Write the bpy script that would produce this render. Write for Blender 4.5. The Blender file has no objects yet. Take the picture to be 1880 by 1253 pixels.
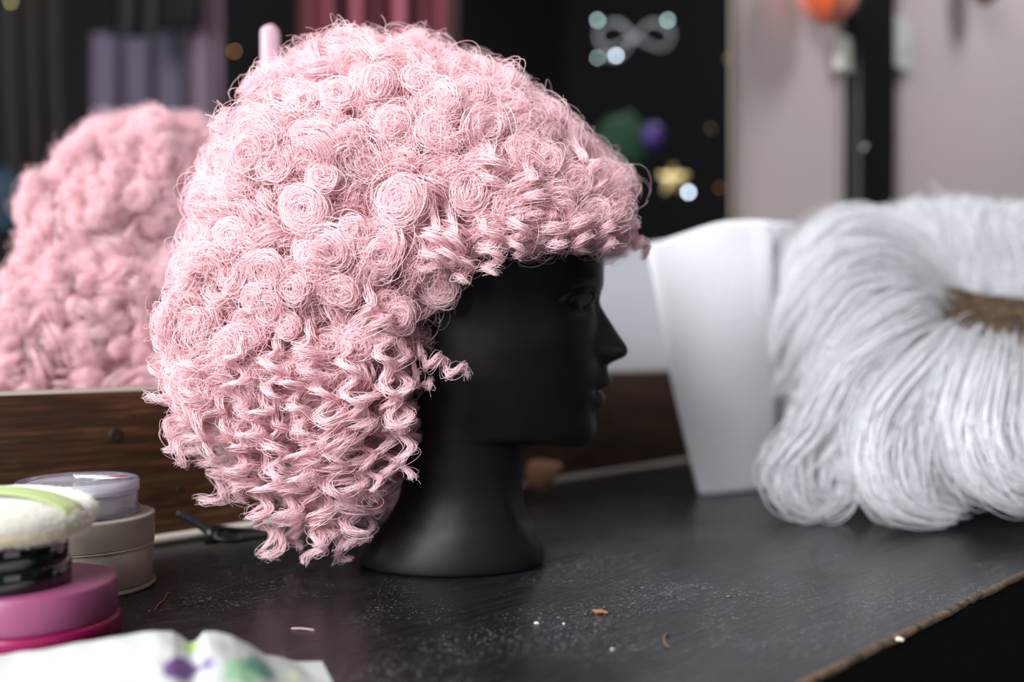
import bpy, bmesh, math, random
import numpy as np
from mathutils import Vector, noise
rng = np.random.default_rng(7)
random.seed(7)
PI = math.pi
COL = bpy.context.scene.collection
F, CX, CY = 1828.0, 940.0, 626.5
TZ = -0.18                      # table top height below the camera
D = 0.807                       # distance to the mannequin's mid plane

def W(px, py, d):
    return Vector(((px - CX) / F * d, d, (CY - py) / F * d))
ANG = math.radians(45.5)
U = Vector((math.cos(ANG), math.sin(ANG), 0)); M = Vector((math.sin(ANG), -math.cos(ANG), 0))
Q = Vector((-0.318, 0.881, 0))
def R(u, m, z=0): return Q + U * u + M * m + Vector((0, 0, z))
def u_at(px):                   # where the view line through px meets the back wall plane
    t = (px - CX) / F
    y = (Q.dot(M)) / (t * M.x + M.y)
    return (Vector((t * y, y, 0)) - Q).dot(U)
def MR(px, py, d):              # a thing seen in the mirror at px,py and distance d: where it really stands
    v = W(px, py, d); return v - M * (2 * ((v - Q).dot(M) + 0.004))

# ------------------------------------------------------------------ materials
def mat(name, col=(.5,.5,.5), rough=.5, metal=0, spec=.5, emit=None, estr=0, sheen=0, coat=0, alpha=1, trans=0, ior=1.45, sss=0):
    m = bpy.data.materials.new(name); m.use_nodes = True
    b = m.node_tree.nodes['Principled BSDF']; i = b.inputs
    i['Base Color'].default_value = (*col, 1); i['Roughness'].default_value = rough; i['Metallic'].default_value = metal
    i['Specular IOR Level'].default_value = spec; i['Sheen Weight'].default_value = sheen; i['Coat Weight'].default_value = coat
    i['Transmission Weight'].default_value = trans; i['IOR'].default_value = ior
    if sss:
        i['Subsurface Weight'].default_value = sss; i['Subsurface Radius'].default_value = (.01, .007, .006); i['Subsurface Scale'].default_value = 1
    if emit: i['Emission Color'].default_value = (*emit, 1); i['Emission Strength'].default_value = estr
    return m
def nodes(m): return m.node_tree.nodes, m.node_tree.links, m.node_tree.nodes['Principled BSDF']
def coord(N, L, scale, kind='Object', rot=(0,0,0)):
    t = N.new('ShaderNodeTexCoord'); mp = N.new('ShaderNodeMapping'); mp.inputs['Scale'].default_value = scale; mp.inputs['Rotation'].default_value = rot
    L.new(t.outputs[kind], mp.inputs[0]); return mp.outputs[0]
def nz(N, L, vec, scale, detail=4, rough=.6, dist=0):
    n = N.new('ShaderNodeTexNoise'); n.inputs['Scale'].default_value = scale; n.inputs['Detail'].default_value = detail
    n.inputs['Roughness'].default_value = rough; n.inputs['Distortion'].default_value = dist
    L.new(vec, n.inputs['Vector']); return n.outputs['Fac']
def ramp(N, L, fac, stops):
    r = N.new('ShaderNodeValToRGB'); e = r.color_ramp.elements
    while len(e) < len(stops): e.new(.5)
    for k, (p, c) in enumerate(stops):
        e[k].position = p; e[k].color = (*c, 1) if len(c) == 3 else c
    L.new(fac, r.inputs[0]); return r.outputs[0]
def mixc(N, L, fac, a, b, mode='MIX'):
    x = N.new('ShaderNodeMix'); x.data_type = 'RGBA'; x.blend_type = mode
    if isinstance(fac, float): x.inputs[0].default_value = fac
    else: L.new(fac, x.inputs[0])
    for s, v in ((6, a), (7, b)):
        if isinstance(v, tuple): x.inputs[s].default_value = (*v, 1)
        else: L.new(v, x.inputs[s])
    return x.outputs[2]
def bump(N, L, b, h, strength=.3, dist=.001):
    n = N.new('ShaderNodeBump'); n.inputs['Strength'].default_value = strength; n.inputs['Distance'].default_value = dist
    L.new(h, n.inputs['Height']); L.new(n.outputs[0], b.inputs['Normal'])

def hair_mat(name, c1, c2, rough=.33, transl=.3, spec=.5):
    m = mat(name, c1, rough, spec=spec); N, L, b = nodes(m)
    hi = N.new('ShaderNodeHairInfo')
    c = mixc(N, L, hi.outputs['Random'], c1, c2); L.new(c, b.inputs['Base Color'])
    t = N.new('ShaderNodeBsdfTranslucent'); L.new(c, t.inputs['Color'])
    mx = N.new('ShaderNodeMixShader'); mx.inputs[0].default_value = transl
    L.new(b.outputs[0], mx.inputs[1]); L.new(t.outputs[0], mx.inputs[2])
    L.new(mx.outputs[0], N['Material Output'].inputs['Surface']); return m
M_pink = hair_mat('pink_hair', (.90,.53,.56), (.97,.785,.82), .26, .25, .8)
M_pinkmass = mat('pink_hair_mass', (.88,.52,.54), .8)
M_white = hair_mat('white_hair', (.70,.71,.74), (.84,.84,.85), .35, .25, .6)
M_whitemass = mat('white_hair_mass', (.72,.72,.73), .8)

M_black = mat('mannequin_black', (.0045,.0034,.0027), .5, spec=.28)
N, L, b = nodes(M_black); f = nz(N, L, coord(N, L, (1,1,.25)), 40, 4); L.new(ramp(N, L, f, [(.3,(.44,)*3),(.7,(.56,)*3)]), b.inputs['Roughness'])

# table: black stained wood, grain along its length, powder and scuffs
M_table = mat('table_black', (.012,.012,.014), .42, spec=.40); N, L, b = nodes(M_table)
v = coord(N, L, (1,1,1), 'Object')
vg = coord(N, L, (1.2,22,1), 'Object')
g = nz(N, L, vg, 9, 5, .6, .6)
base = ramp(N, L, g, [(.3,(.005,.005,.006)),(.6,(.010,.010,.012)),(.8,(.018,.018,.021))])
patch = ramp(N, L, nz(N, L, v, 9, 5, .65, .5), [(.44,(0,0,0)),(.66,(1,1,1))])
speck = ramp(N, L, nz(N, L, v, 560, 2, .5), [(.62,(0,0,0)),(.70,(1,1,1))])
sp = N.new('ShaderNodeMath'); sp.operation = 'MULTIPLY'; L.new(speck, sp.inputs[0]); L.new(patch, sp.inputs[1])
smear = ramp(N, L, nz(N, L, coord(N, L, (1,2.2,1), 'Object', (0,0,.5)), 26, 6, .7, 1.2), [(.54,(0,0,0)),(.80,(.6,)*3)])
sm = N.new('ShaderNodeMath'); sm.operation = 'MULTIPLY'; L.new(smear, sm.inputs[0]); L.new(patch, sm.inputs[1])
c = mixc(N, L, sm.outputs[0], base, (.11,.12,.15)); c = mixc(N, L, sp.outputs[0], c, (.36,.36,.38))
L.new(c, b.inputs['Base Color'])
wv = N.new('ShaderNodeTexWave'); wv.bands_direction = 'Y'; wv.inputs['Scale'].default_value = 46; wv.inputs['Distortion'].default_value = 5; wv.inputs['Detail'].default_value = 3; wv.inputs['Detail Scale'].default_value = .6
L.new(coord(N, L, (.35,1,1), 'Object'), wv.inputs[0])
hh = N.new('ShaderNodeMath'); hh.operation = 'MULTIPLY_ADD'; L.new(g, hh.inputs[0]); hh.inputs[1].default_value = .6; L.new(wv.outputs['Fac'], hh.inputs[2])
bump(N, L, b, hh.outputs[0], .16, .0004)
L.new(ramp(N, L, g, [(.2,(.24,)*3),(.8,(.36,)*3)]), b.inputs['Roughness'])
M_edge = mat('table_worn_edge', (.10,.06,.035), .8); N, L, b = nodes(M_edge)
L.new(ramp(N, L, nz(N, L, coord(N, L, (1,1,1)), 90, 5, .7), [(.35,(.02,.015,.012)),(.6,(.14,.085,.045)),(.8,(.30,.22,.14))]), b.inputs['Base Color'])
M_tside = mat('table_side', (.004,.004,.004), .7, spec=.2)

def wood(name, c0, c1, c2, sc=(1,1,9), rough=.45):
    m = mat(name, c1, rough); N, L, b = nodes(m)
    f = nz(N, L, coord(N, L, sc), 7, 7, .65, 1.6)
    f2 = nz(N, L, coord(N, L, (sc[0]*1.0, sc[1], sc[2]*4)), 12, 4, .6, .4)
    c = ramp(N, L, f, [(.30,c0),(.52,c1),(.72,c2)])
    c = mixc(N, L, ramp(N, L, f2, [(.42,(1,)*3),(.6,(0,)*3)]), c, tuple(x*.35 for x in c1))
    L.new(c, b.inputs['Base Color']); bump(N, L, b, f2, .25, .0008); return m
M_wood = wood('brown_wood', (.022,.009,.004), (.072,.030,.011), (.13,.058,.021), (1,1,6))
M_postwood = mat('post_black', (.008,.008,.008), .4)
M_pale = mat('pale_strip', (.55,.50,.42), .5)
M_knot = mat('knot', (.008,.005,.003), .7)
M_mirror = mat('mirror_silver', (.93,.93,.94), .0, 1.0)
M_wall = mat('plaster_pinkish', (.66,.56,.55), .85); N, L, b = nodes(M_wall)
L.new(ramp(N, L, nz(N, L, coord(N, L, (1,1,1)), 2.2, 3), [(.3,(.60,.52,.505)),(.7,(.64,.525,.53))]), b.inputs['Base Color'])
bump(N, L, b, nz(N, L, coord(N, L, (1,1,1)), 60, 4), .2, .002)
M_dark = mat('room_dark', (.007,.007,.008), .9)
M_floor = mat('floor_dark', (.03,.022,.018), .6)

# ------------------------------------------------------------------ helpers
def tag(o, label=None, cat=None, group=None, kind=None):
    if label: o['label'] = label
    if cat: o['category'] = cat
    if group: o['group'] = group
    if kind: o['kind'] = kind
    return o
def obj(name, data, m=None, parent=None, loc=None):
    o = bpy.data.objects.new(name, data); COL.objects.link(o)
    if m is not None: data.materials.append(m)
    if parent is not None: o.parent = parent; o.matrix_parent_inverse = parent_inv(parent)
    if loc is not None: o.location = loc
    return o
_inv = {}
def parent_inv(p):
    from mathutils import Matrix
    M4 = Matrix.Translation(p.location) @ Matrix.Rotation(p.rotation_euler.z, 4, 'Z')
    return M4.inverted()
def empty(name, loc=(0,0,0)):
    o = bpy.data.objects.new(name, None); COL.objects.link(o); o.location = loc; o.empty_display_size = .05; return o
def bm_obj(name, bm, m, parent=None, smooth=True, loc=None):
    bm.normal_update()
    me = bpy.data.meshes.new(name); bm.to_mesh(me); bm.free()
    if smooth:
        for p in me.polygons: p.use_smooth = True
    return obj(name, me, m, parent, loc)
def grid_mesh(name, P, m, parent=None, closed=False, closed_rows=False, caps=False, smooth=True, mats=None):
    """P: rows x cols x 3 array of world points -> one quad mesh"""
    P = np.asarray(P, float); r, c = P.shape[:2]; faces = []
    for i in range(r if closed_rows else r-1):
        for j in range(c if closed else c-1):
            a = i*c + j; b2 = i*c + (j+1) % c; d2 = ((i+1) % r)*c + (j+1) % c; e = ((i+1) % r)*c + j
            faces.append((a, b2, d2, e))
    if caps:
        faces.append(tuple(range(c))[::-1]); faces.append(tuple((r-1)*c + j for j in range(c)))
    me = bpy.data.meshes.new(name); me.from_pydata(P.reshape(-1, 3).tolist(), [], faces); me.update()
    bm = bmesh.new(); bm.from_mesh(me); bmesh.ops.remove_doubles(bm, verts=bm.verts, dist=1e-7); bmesh.ops.recalc_face_normals(bm, faces=bm.faces); bm.to_mesh(me); bm.free()
    if smooth:
        for p in me.polygons: p.use_smooth = len(p.vertices) <= 4
    return obj(name, me, m, parent)
def box(name, u0, u1, m0, m1, z0, z1, m, parent=None, bev=0.0):
    """box aligned with the room (u along the mirror wall, m out from it); its own origin lies at a corner so textures follow it"""
    bm = bmesh.new(); bmesh.ops.create_cube(bm, size=1)
    for v in bm.verts:
        v.co = Vector(((v.co.x+.5)*(u1-u0), (v.co.y+.5)*(m1-m0)*-1, (v.co.z+.5)*(z1-z0)))
    bmesh.ops.recalc_face_normals(bm, faces=bm.faces)
    if bev: bmesh.ops.bevel(bm, geom=bm.edges[:], offset=bev, segments=2, affect='EDGES', profile=.7)
    me = bpy.data.meshes.new(name); bm.to_mesh(me); bm.free()
    me.materials.append(m); o = bpy.data.objects.new(name, me); COL.objects.link(o)
    o.location = R(u0, m0, z0); o.rotation_euler = (0, 0, ANG)
    if parent is not None: o.parent = parent; o.matrix_parent_inverse = parent_inv(parent)
    return o
def lathe(name, prof, m, c, parent=None, seg=72, cap=True):
    """prof: (radius, z) points; c: world centre"""
    a = np.linspace(0, 2*PI, seg, endpoint=False)
    P = [[(c[0]+r*math.cos(t), c[1]+r*math.sin(t), c[2]+z) for t in a] for r, z in prof]
    return grid_mesh(name, P, m, parent, closed=True, caps=cap)
def catmull(pts, n):
    pts = [np.array(p, float) for p in pts]; pts = [2*pts[0]-pts[1]] + pts + [2*pts[-1]-pts[-2]]
    K = len(pts) - 3; out = []
    for s in np.linspace(0, K-1e-9, n):
        k = int(s); t = s - k; p0, p1, p2, p3 = pts[k:k+4]
        out.append(.5*((2*p1) + (-p0+p2)*t + (2*p0-5*p1+4*p2-p3)*t*t + (-p0+3*p1-3*p2+p3)*t**3))
    return np.array(out)
def tube(name, path, rad, m, parent=None, seg=12, n=None, flat=1.0):
    path = catmull([tuple(p) for p in path], n or max(8, len(path)*8)) if len(path) > 2 else np.array([tuple(p) for p in path], float)
    T = np.gradient(path, axis=0); T /= np.linalg.norm(T, axis=1)[:, None]
    up = np.array([0,0,1.]) if abs(T[0][2]) < .9 else np.array([1.,0,0]); rows = []
    rr = rad if callable(rad) else (lambda s: rad)
    for k in range(len(path)):
        A = np.cross(up, T[k]); A /= np.linalg.norm(A); B = np.cross(T[k], A); r = rr(k/(len(path)-1))
        rows.append([path[k] + r*(math.cos(t)*A + flat*math.sin(t)*B) for t in np.linspace(0, 2*PI, seg, endpoint=False)])
    return grid_mesh(name, rows, m, parent, closed=True, caps=True)

class Hair:
    """collects strands; built as one curves object"""
    def __init__(s): s.p = []; s.r = []; s.n = []
    def add(s, P, rad):          # P: strands x points x 3, rad: strands x points
        k, n = P.shape[:2]; s.p.append(P.reshape(-1, 3)); s.r.append(np.broadcast_to(rad, (k, n)).reshape(-1)); s.n += [n]*k
    def build(s, name, m, parent=None):
        hc = bpy.data.hair_curves.new(name); hc.add_curves(s.n)
        P = np.concatenate(s.p).astype(np.float32); P[:, 2] = np.maximum(P[:, 2], TZ + .0008)
        hc.attributes['position'].data.foreach_set('vector', P.ravel())
        at = hc.attributes.get('radius') or hc.attributes.new('radius', 'FLOAT', 'POINT')
        at.data.foreach_set('value', np.concatenate(s.r).astype(np.float32))
        hc.materials.append(m); o = bpy.data.objects.new(name, hc); COL.objects.link(o)
        if parent is not None: o.parent = parent; o.matrix_parent_inverse = parent_inv(parent)
        return o

# ------------------------------------------------------------------ the room
ZF, ZC, U0, U1, M1 = -.93, 2.3, -2.1, 4.4, 3.4
def struct(o): return tag(o, kind='structure')
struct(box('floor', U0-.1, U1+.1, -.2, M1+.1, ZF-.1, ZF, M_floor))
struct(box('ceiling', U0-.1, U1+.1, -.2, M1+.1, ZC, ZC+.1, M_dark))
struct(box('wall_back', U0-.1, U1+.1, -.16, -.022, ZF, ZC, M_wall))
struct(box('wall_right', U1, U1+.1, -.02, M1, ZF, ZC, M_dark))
def holed(name, fixed, a0, a1, z0, z1, A0, A1, left):
    bm = bmesh.new()
    def cub(x0, x1, y0, y1, z0_, z1_):
        r = bmesh.ops.create_cube(bm, size=1)
        for v in r['verts']: v.co = R(x0+(v.co.x+.5)*(x1-x0), y0+(v.co.y+.5)*(y1-y0), z0_+(v.co.z+.5)*(z1_-z0_))
    for (p0, p1, q0, q1) in ((A0, a0, ZF, ZC), (a1, A1, ZF, ZC), (a0, a1, ZF, z0), (a0, a1, z1, ZC)):
        if left: cub(fixed-.1, fixed, p0, p1, q0, q1)
        else: cub(p0, p1, fixed, fixed+.1, q0, q1)
    bmesh.ops.recalc_face_normals(bm, faces=bm.faces)
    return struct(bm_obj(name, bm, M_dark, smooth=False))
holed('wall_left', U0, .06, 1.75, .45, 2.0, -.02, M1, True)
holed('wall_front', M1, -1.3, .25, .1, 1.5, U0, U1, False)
M_frame = mat('window_frame_white', (.6,.6,.58), .5)
def window(name, left, fixed, a0, a1, z0, z1):
    bm = bmesh.new(); w = .04
    def cub(p0, p1, q0, q1):
        r = bmesh.ops.create_cube(bm, size=1)
        for v in r['verts']:
            a = p0+(v.co.x+.5)*(p1-p0); d = fixed + (-.02+(v.co.y+.5)*-.05 if left else .02+(v.co.y+.5)*.05); z = q0+(v.co.z+.5)*(q1-q0)
            v.co = R(d, a, z) if left else R(a, d, z)
    for q in ((a0, a1, z0, z0+w), (a0, a1, z1-w, z1), (a0, a0+w, z0, z1), (a1-w, a1, z0, z1), ((a0+a1)/2-.015, (a0+a1)/2+.015, z0, z1)): cub(*q)
    bmesh.ops.recalc_face_normals(bm, faces=bm.faces)
    return struct(bm_obj(name, bm, M_frame, smooth=False))
window('window_1', True, U0, .06, 1.75, .45, 2.0)
window('fill_window', False, M1, -1.3, .25, .1, 1.5)  # added window out of view, frames the front fill
def area(name, loc, direction, sx, sy, power, col):
    l = bpy.data.lights.new(name, 'AREA'); l.shape = 'RECTANGLE'; l.size = sx; l.size_y = sy; l.energy = power; l.color = col
    o = bpy.data.objects.new(name, l); COL.objects.link(o); o.location = loc
    o.rotation_euler = direction.to_track_quat('-Z', 'Y').to_euler(); return o
area('daylight_left', R(U0-.12, .905, 1.25), U-Vector((0,0,.35)), 1.68, 1.5, 205, (.95,.97,1.0))
area('front_fill', R(-.52, M1+.12, .8), -M, 1.5, 1.4, 10, (.95,.97,1.0))  # added soft fill from the front, brightens wall and towel
CLM = empty('fill_lamp', R(2.3, .95, ZC-.1)); tag(CLM, 'added unseen square fill lamp on the ceiling over the right end of the room', 'lamp')  # added lamp out of view, lifts the back wall and white wig
box('fill_lamp_housing', 1.95, 2.65, .60, 1.30, ZC-.06, ZC-.001, M_frame, CLM)
area('fill_lamp_light', R(2.3, .95, ZC-.075), Vector((0,0,-1)), .65, .65, 42, (.93,.97,1.0))  # fill light of the added ceiling lamp
w = bpy.data.worlds.new('world'); bpy.context.scene.world = w; w.use_nodes = True
w.node_tree.nodes['Background'].inputs[0].default_value = (.6,.68,.8,1); w.node_tree.nodes['Background'].inputs[1].default_value = .03

# ------------------------------------------------------------------ dressing table
TB = empty('dressing_table', R(-1.5, 0, TZ)); TB.rotation_euler.z = ANG
tag(TB, 'black stained wooden dressing table with a chipped front edge, dusted with powder', 'table')
TD = .587
nu = 400
rows = []
us = np.linspace(-1.4, 2.1, nu)
def chip(u): return TD + .0012*noise.noise((u*60,0,0)) + .0010*noise.noise((u*17,3,0)) + .0005*noise.noise((u*200,1,0))
# top built in its own frame so the grain follows it
me_o = box('table_top', -1.4, 2.1, 0.0, TD-.002, TZ-.028, TZ, M_table, TB, 0)
P = []
for u in us:
    c_ = chip(u)
    P.append([tuple(R(u, TD-.004, TZ+.00005)), tuple(R(u, c_-.0015, TZ+.0001)), tuple(R(u, c_, TZ-.0016+.0006*noise.noise((u*90,5,0)))), tuple(R(u, c_-.0005, TZ-.004))])
o = grid_mesh('chipped_edge', P, M_edge, TB)
box('front_rail', -1.4, 2.1, TD-.02, TD-.001, TZ-.13, TZ-.003, M_tside, TB)
for uu in (-1.35, 2.0):
    for mm in (.04, TD-.08): box('leg', uu, uu+.05, mm, mm+.05, ZF, TZ-.028, M_tside, TB)

# mirror with its wooden board
ZB = -.0405
BD = empty('wooden_board', R(-1.3, -.01, TZ)); BD.rotation_euler.z = ANG
tag(BD, 'brown wooden board with dark knots along the back of the black table, under the mirror', 'board')
MI = empty('mirror', R(-1.3, -.01, ZB)); MI.rotation_euler.z = ANG
tag(MI, 'large wall mirror standing on the brown wooden board', 'mirror')
PK = box('plank', -1.3, 1.75, -.02, -.0005, TZ+.0006, ZB-.003, M_wood, BD)
box('board_edge', -1.3, 1.75, -.02, .0005, ZB-.003, ZB, M_pale, BD)
ue = u_at(1345)
box('mirror_glass', -1.3, ue, -.010, -.004, ZB+.0003, .95, M_mirror, MI)
box('side_trim', ue, ue+.006, -.012, -.001, ZB+.0003, .95, mat('bronze_trim', (.10,.07,.045), .4), MI)
box('backing', -1.3, ue, -.020, -.0102, ZB+.0003, .95, M_tside, MI)
for (px, py, rr) in ((213,799,.0065), (330,897,.0025), (1120,770,.004)):
    uu = u_at(px); dep = R(uu, 0).y; zz = (CY-py)/F*dep
    bm = bmesh.new(); bmesh.ops.create_cone(bm, cap_ends=True, segments=20, radius1=rr, radius2=rr*.8, depth=.0016)
    o = bm_obj('knot_hole', bm, M_knot, smooth=False); o.location = R(uu, 0, zz); o.rotation_euler = (PI/2, 0, ANG)
    o.parent = PK; o.matrix_parent_inverse = parent_inv(PK)
# pale rod along the foot of the board
rod = tube('cream_rod', [R(-1.2, .006, TZ+.0048), R(.3, .006, TZ+.0048), R(.9, .006, TZ+.0048), R(1.7, .006, TZ+.0048)], .0042, M_pale)
tag(rod, 'thin cream rod lying along the foot of the brown wooden board', 'rod')

# post, wall fittings and hangings
up0, up1 = u_at(1570), u_at(1634)
PO = empty('wall_post', R(up0, -.022, ZB)); PO.rotation_euler.z = ANG
tag(PO, 'black wooden upright post on the pinkish wall behind the white wig', 'post')
box('post_body', up0, up1, -.0215, .010, ZB+.0004, 1.6, M_postwood, PO, .003)
for z in (.36, .04):
    bm = bmesh.new(); bmesh.ops.create_uvsphere(bm, u_segments=16, v_segments=10, radius=.006)
    o = bm_obj('screw_head', bm, mat('screw_chrome', (.5,.5,.5), .25, 1), PO, loc=None); o.location = R(up0+.015, .010, z); o.parent = None
    o.location = R(up0+.015, .010, z); o.parent = PO; o.matrix_parent_inverse = parent_inv(PO)
M_cream = mat('cream_plastic', (.72,.72,.66), .4)
M_cord = mat('cord_grey', (.30,.26,.24), .6)
def switch(px0, px1, py0, py1, label, cordtop=True):
    a, b_ = u_at(px0), u_at(px1); dep = R((a+b_)/2, 0).y; z1, z0 = (CY-py0)/F*dep, (CY-py1)/F*dep
    S = empty('cord_switch', R(a, -.022, z0)); S.rotation_euler.z = ANG; tag(S, label, 'switch', None)
    sb_ = box('switch_body', a, b_, -.0215, -.003, z0, z1, M_cream, S, .005)
    box('rocker', a+(b_-a)*.3, b_-(b_-a)*.3, -.004, -.001, z0+(z1-z0)*.35, z0+(z1-z0)*.62, M_cream, sb_, .0015)
    mid = (a+b_)/2
    tube('cord', [R(mid+.004, -.016, z0+.004), R(mid+.006, -.016, z0-.1), R(mid+.002, -.016, max(z0-.22, ZB+.06)), R(mid+.004, -.016, ZB+.006)], .0028, M_cord, S, 8)
    tube('cord', [R(mid+.004, -.016, z1-.004), R(mid+.007, -.016, z1+.1), R(mid+.004, -.016, z1+.5)], .0028, M_cord, S, 8)
switch(1645, 1679, 32, 128, 'cream cord switch on the wall just right of the black post')
switch(1549, 1571, 66, 130, 'small cream cord switch on the wall beside the left edge of the black post')
M_orange = mat('orange_felt', (.75,.10,.012), .85, sheen=.5)
M_rust = mat('rust_felt', (.16,.035,.02), .85)
def hanging(px, py, rad, mm, m, label, name='orange_ornament'):
    uu = u_at(px); dep = R(uu, mm).y; z = (CY-py)/F*dep
    prof = catmull([(.0003,0,0),(rad*.40,0,.008),(rad*.78,0,.028),(rad,0,.07),(rad*.8,0,.125),(rad*.3,0,.15),(.003,0,.156)], 40)
    rows = [[tuple(R(uu + q[0]*(1+.07*math.cos(6*t))*math.cos(t), mm + .55*q[0]*(1+.07*math.cos(6*t))*math.sin(t), z+q[2])) for t in np.linspace(0, 2*PI, 60, endpoint=False)] for q in prof]
    E = empty(name, R(uu, -.022, z)); tag(E, label, 'wall decoration')
    grid_mesh('felt_body', rows, m, E, closed=True)
    tube('hanging_loop', [R(uu, mm, z+.155), R(uu, mm*.5, z+.20), R(uu, -.021, z+.24)], .002, m, E, 8)
hanging(1478, 46, .078, .040, M_orange, 'bright orange felt ornament hanging on the wall left of the black post')
hanging(1782, 10, .055, .030, M_rust, 'rust brown felt ornament hanging high on the wall above the white wig', 'brown_ornament')

# ------------------------------------------------------------------ the room as the mirror shows it (real things across the room)
M_bulbw = mat('bulb_cool', (.8,.9,.9), .3, emit=(.62,.95,.92), estr=9)
M_bulbb = mat('bulb_blue', (.8,.9,.9), .3, emit=(.70,.88,1.0), estr=20)
M_bulbo = mat('bulb_amber', (.9,.5,.2), .3, emit=(1.0,.42,.12), estr=3.5)
M_bulby = mat('bulb_gold', (.9,.7,.3), .3, emit=(1.0,.85,.35), estr=4)
def bulb(px, py, d, r, m, label, k=1.0):
    p = MR(px, py, d); E = empty('fairy_light', p); tag(E, label, 'light', 'fairy lights across the dark room')
    bm = bmesh.new(); bmesh.ops.create_uvsphere(bm, u_segments=16, v_segments=10, radius=r)
    for v in bm.verts: v.co = v.co + p
    bm_obj('bulb', bm, m, E)
    tube('socket', [p+Vector((0,0,r*.8)), p+Vector((0,0,r*2.6))], r*.6, M_tside, E, 8)
for (px, py, r, m, lb) in ((1097,37,.0026,M_bulbw,'cool white fairy light, upper left of the four around the silver bow'),
        (1226,37,.0026,M_bulbw,'cool white fairy light, upper right beside the silver bow'),
        (1097,106,.0020,M_bulbw,'pale green fairy light, lower left under the silver bow'),
        (1131,102,.0026,M_bulbb,'bluish fairy light, second along under the silver bow'),
        (1229,76,.0011,M_bulbw,'very dim fairy light right of the silver bow'),
        (1264,353,.0032,M_bulbb,'bright blue white fairy light low beside the gold star'),
        (1322,345,.0012,M_bulbo,'faint amber fairy light near the mirror edge, low down'),
        (1336,108,.0011,M_bulby,'faint gold fairy light near the mirror edge, high up'),
        (1305,236,.0009,M_bulby,'faintest fairy light, between the high and the low one'),
        (430,94,.0022,M_bulbo,'amber fairy light beside the mauve garment, over the reflected curls'),
        (20,3,.0024,M_bulby,'gold fairy light in the far top left corner of the mirror')):
    bulb(px, py, 3.0, r*1.8, m, lb)
M_silver = mat('silver_satin', (.62,.64,.66), .35, .3)
def blob(name, px, py, d, rx, rz, m, label, cat, seed=0, flat=.5, amp=.25):
    c_ = MR(px, py, d); bm = bmesh.new(); bmesh.ops.create_icosphere(bm, subdivisions=4, radius=1)
    vx = Vector((0,1,0))
    for v in bm.verts:
        k = 1 + amp*noise.noise(v.co*2.2 + Vector((seed, 0, 0))) + amp*.4*noise.noise(v.co*6 + Vector((seed,3,0)))
        n_ = v.co*k; v.co = c_ + Vector((n_.x*rx*flat, n_.y*rx, n_.z*rz))
    return tag(bm_obj(name, bm, m), label, cat)
# a silver bow of two loops and a knot
E = empty('satin_bow', MR(1165, 70, 3.0)); tag(E, 'silver satin bow hanging in the dark across the room', 'bow')
c0 = MR(1165, 70, 2.98)
for sgn, nm in ((-1,'loop'), (1,'loop'), (.6,'ribbon_tail')):
    pts = [c0, c0+Vector((0,sgn*.05,.045)), c0+Vector((0,sgn*.11,.02)), c0+Vector((0,sgn*.085,-.03)), c0] if nm == 'loop' else [c0, c0+Vector((0,-.05,-.06)), c0+Vector((0,-.10,-.05))]
    tube(nm, pts, .010, M_silver, E, 10, 40, .35)
# gold star
bm = bmesh.new(); c1 = MR(1236, 330, 2.95); vs = []
for k in range(10):
    r_ = .05 if k % 2 == 0 else .022; t = PI/2 + k*PI/5
    vs.append(bm.verts.new(c1 + Vector((0, r_*math.cos(t), r_*math.sin(t)))))
f_ = bm.verts.new(c1 + Vector((.014,0,0))); g_ = bm.verts.new(c1 - Vector((.014,0,0)))
for k in range(10): bm.faces.new((vs[k], vs[(k+1) % 10], f_)); bm.faces.new((vs[(k+1) % 10], vs[k], g_))
tag(bm_obj('star_ornament', bm, mat('gold', (.7,.55,.25), .35, .8), smooth=False), 'gold star ornament hanging beside the bright blue white fairy light', 'ornament')
blob('green_cushion', 1145, 265, 2.9, .075, .085, mat('green_velvet', (.003,.035,.012), .8), 'dark green cushion shape across the dark room, near the wig top', 'cushion', 2)
blob('purple_ball', 1200, 250, 2.85, .032, .035, mat('purple_satin', (.05,.02,.16), .5), 'small purple ball in front of the green cushion', 'ball', 5, 1, .05)
blob('teal_bag', 4, 372, 2.6, .07, .085, mat('teal_cloth', (.002,.018,.032), .8), 'dark teal bag at the far left of the mirror', 'bag', 8)
blob('crimson_bag', 52, 640, 2.6, .07, .16, mat('crimson_cloth', (.05,.004,.016), .8), 'dark crimson bag behind the lower reflected curls', 'bag', 9)
def garment(name, px0, px1, py0, py1, d, m, label, cat, folds=5, amp=.02, seed=0, shoulder=False):
    """hanging cloth with folds, spans the view between px0 and px1 in the mirror"""
    rows = []
    n_ = 90
    for j, py in enumerate(np.linspace(py0, py1, 24)):
        row = []; fr = j/23
        for i, s in enumerate(np.linspace(0, 1, n_)):
            dd = d + amp*math.sin(2*PI*folds*s + .8*math.sin(3*fr+seed)) * (.5+.5*fr)
            px = px0 + (px1-px0)*(s if not shoulder else .5+(s-.5)*min(1, .45+fr*4))
            row.append(tuple(MR(px, py, dd)))
        rows.append(row)
    o = grid_mesh(name, rows, m)
    md = o.modifiers.new('thick', 'SOLIDIFY'); md.thickness = .004
    return tag(o, label, cat)
garment('mauve_garment', 168, 345, 60, 560, 3.1, mat('mauve_cloth', (.075,.06,.09), .8), 'mauve grey garment hanging across the room, behind the reflected curls', 'garment', 3, .03, 1)
garment('lilac_garment', 345, 408, -180, 520, 3.0, mat('lilac_cloth', (.13,.09,.12), .8), 'narrow lilac garment hanging beside the mauve one', 'garment', 1.5, .02, 2)
garment('black_jacket', 205, 290, -220, 70, 2.9, mat('black_cloth', (.01,.01,.012), .9), 'black jacket hanging in front of the mauve garment', 'garment', 2, .02, 3)
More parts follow.
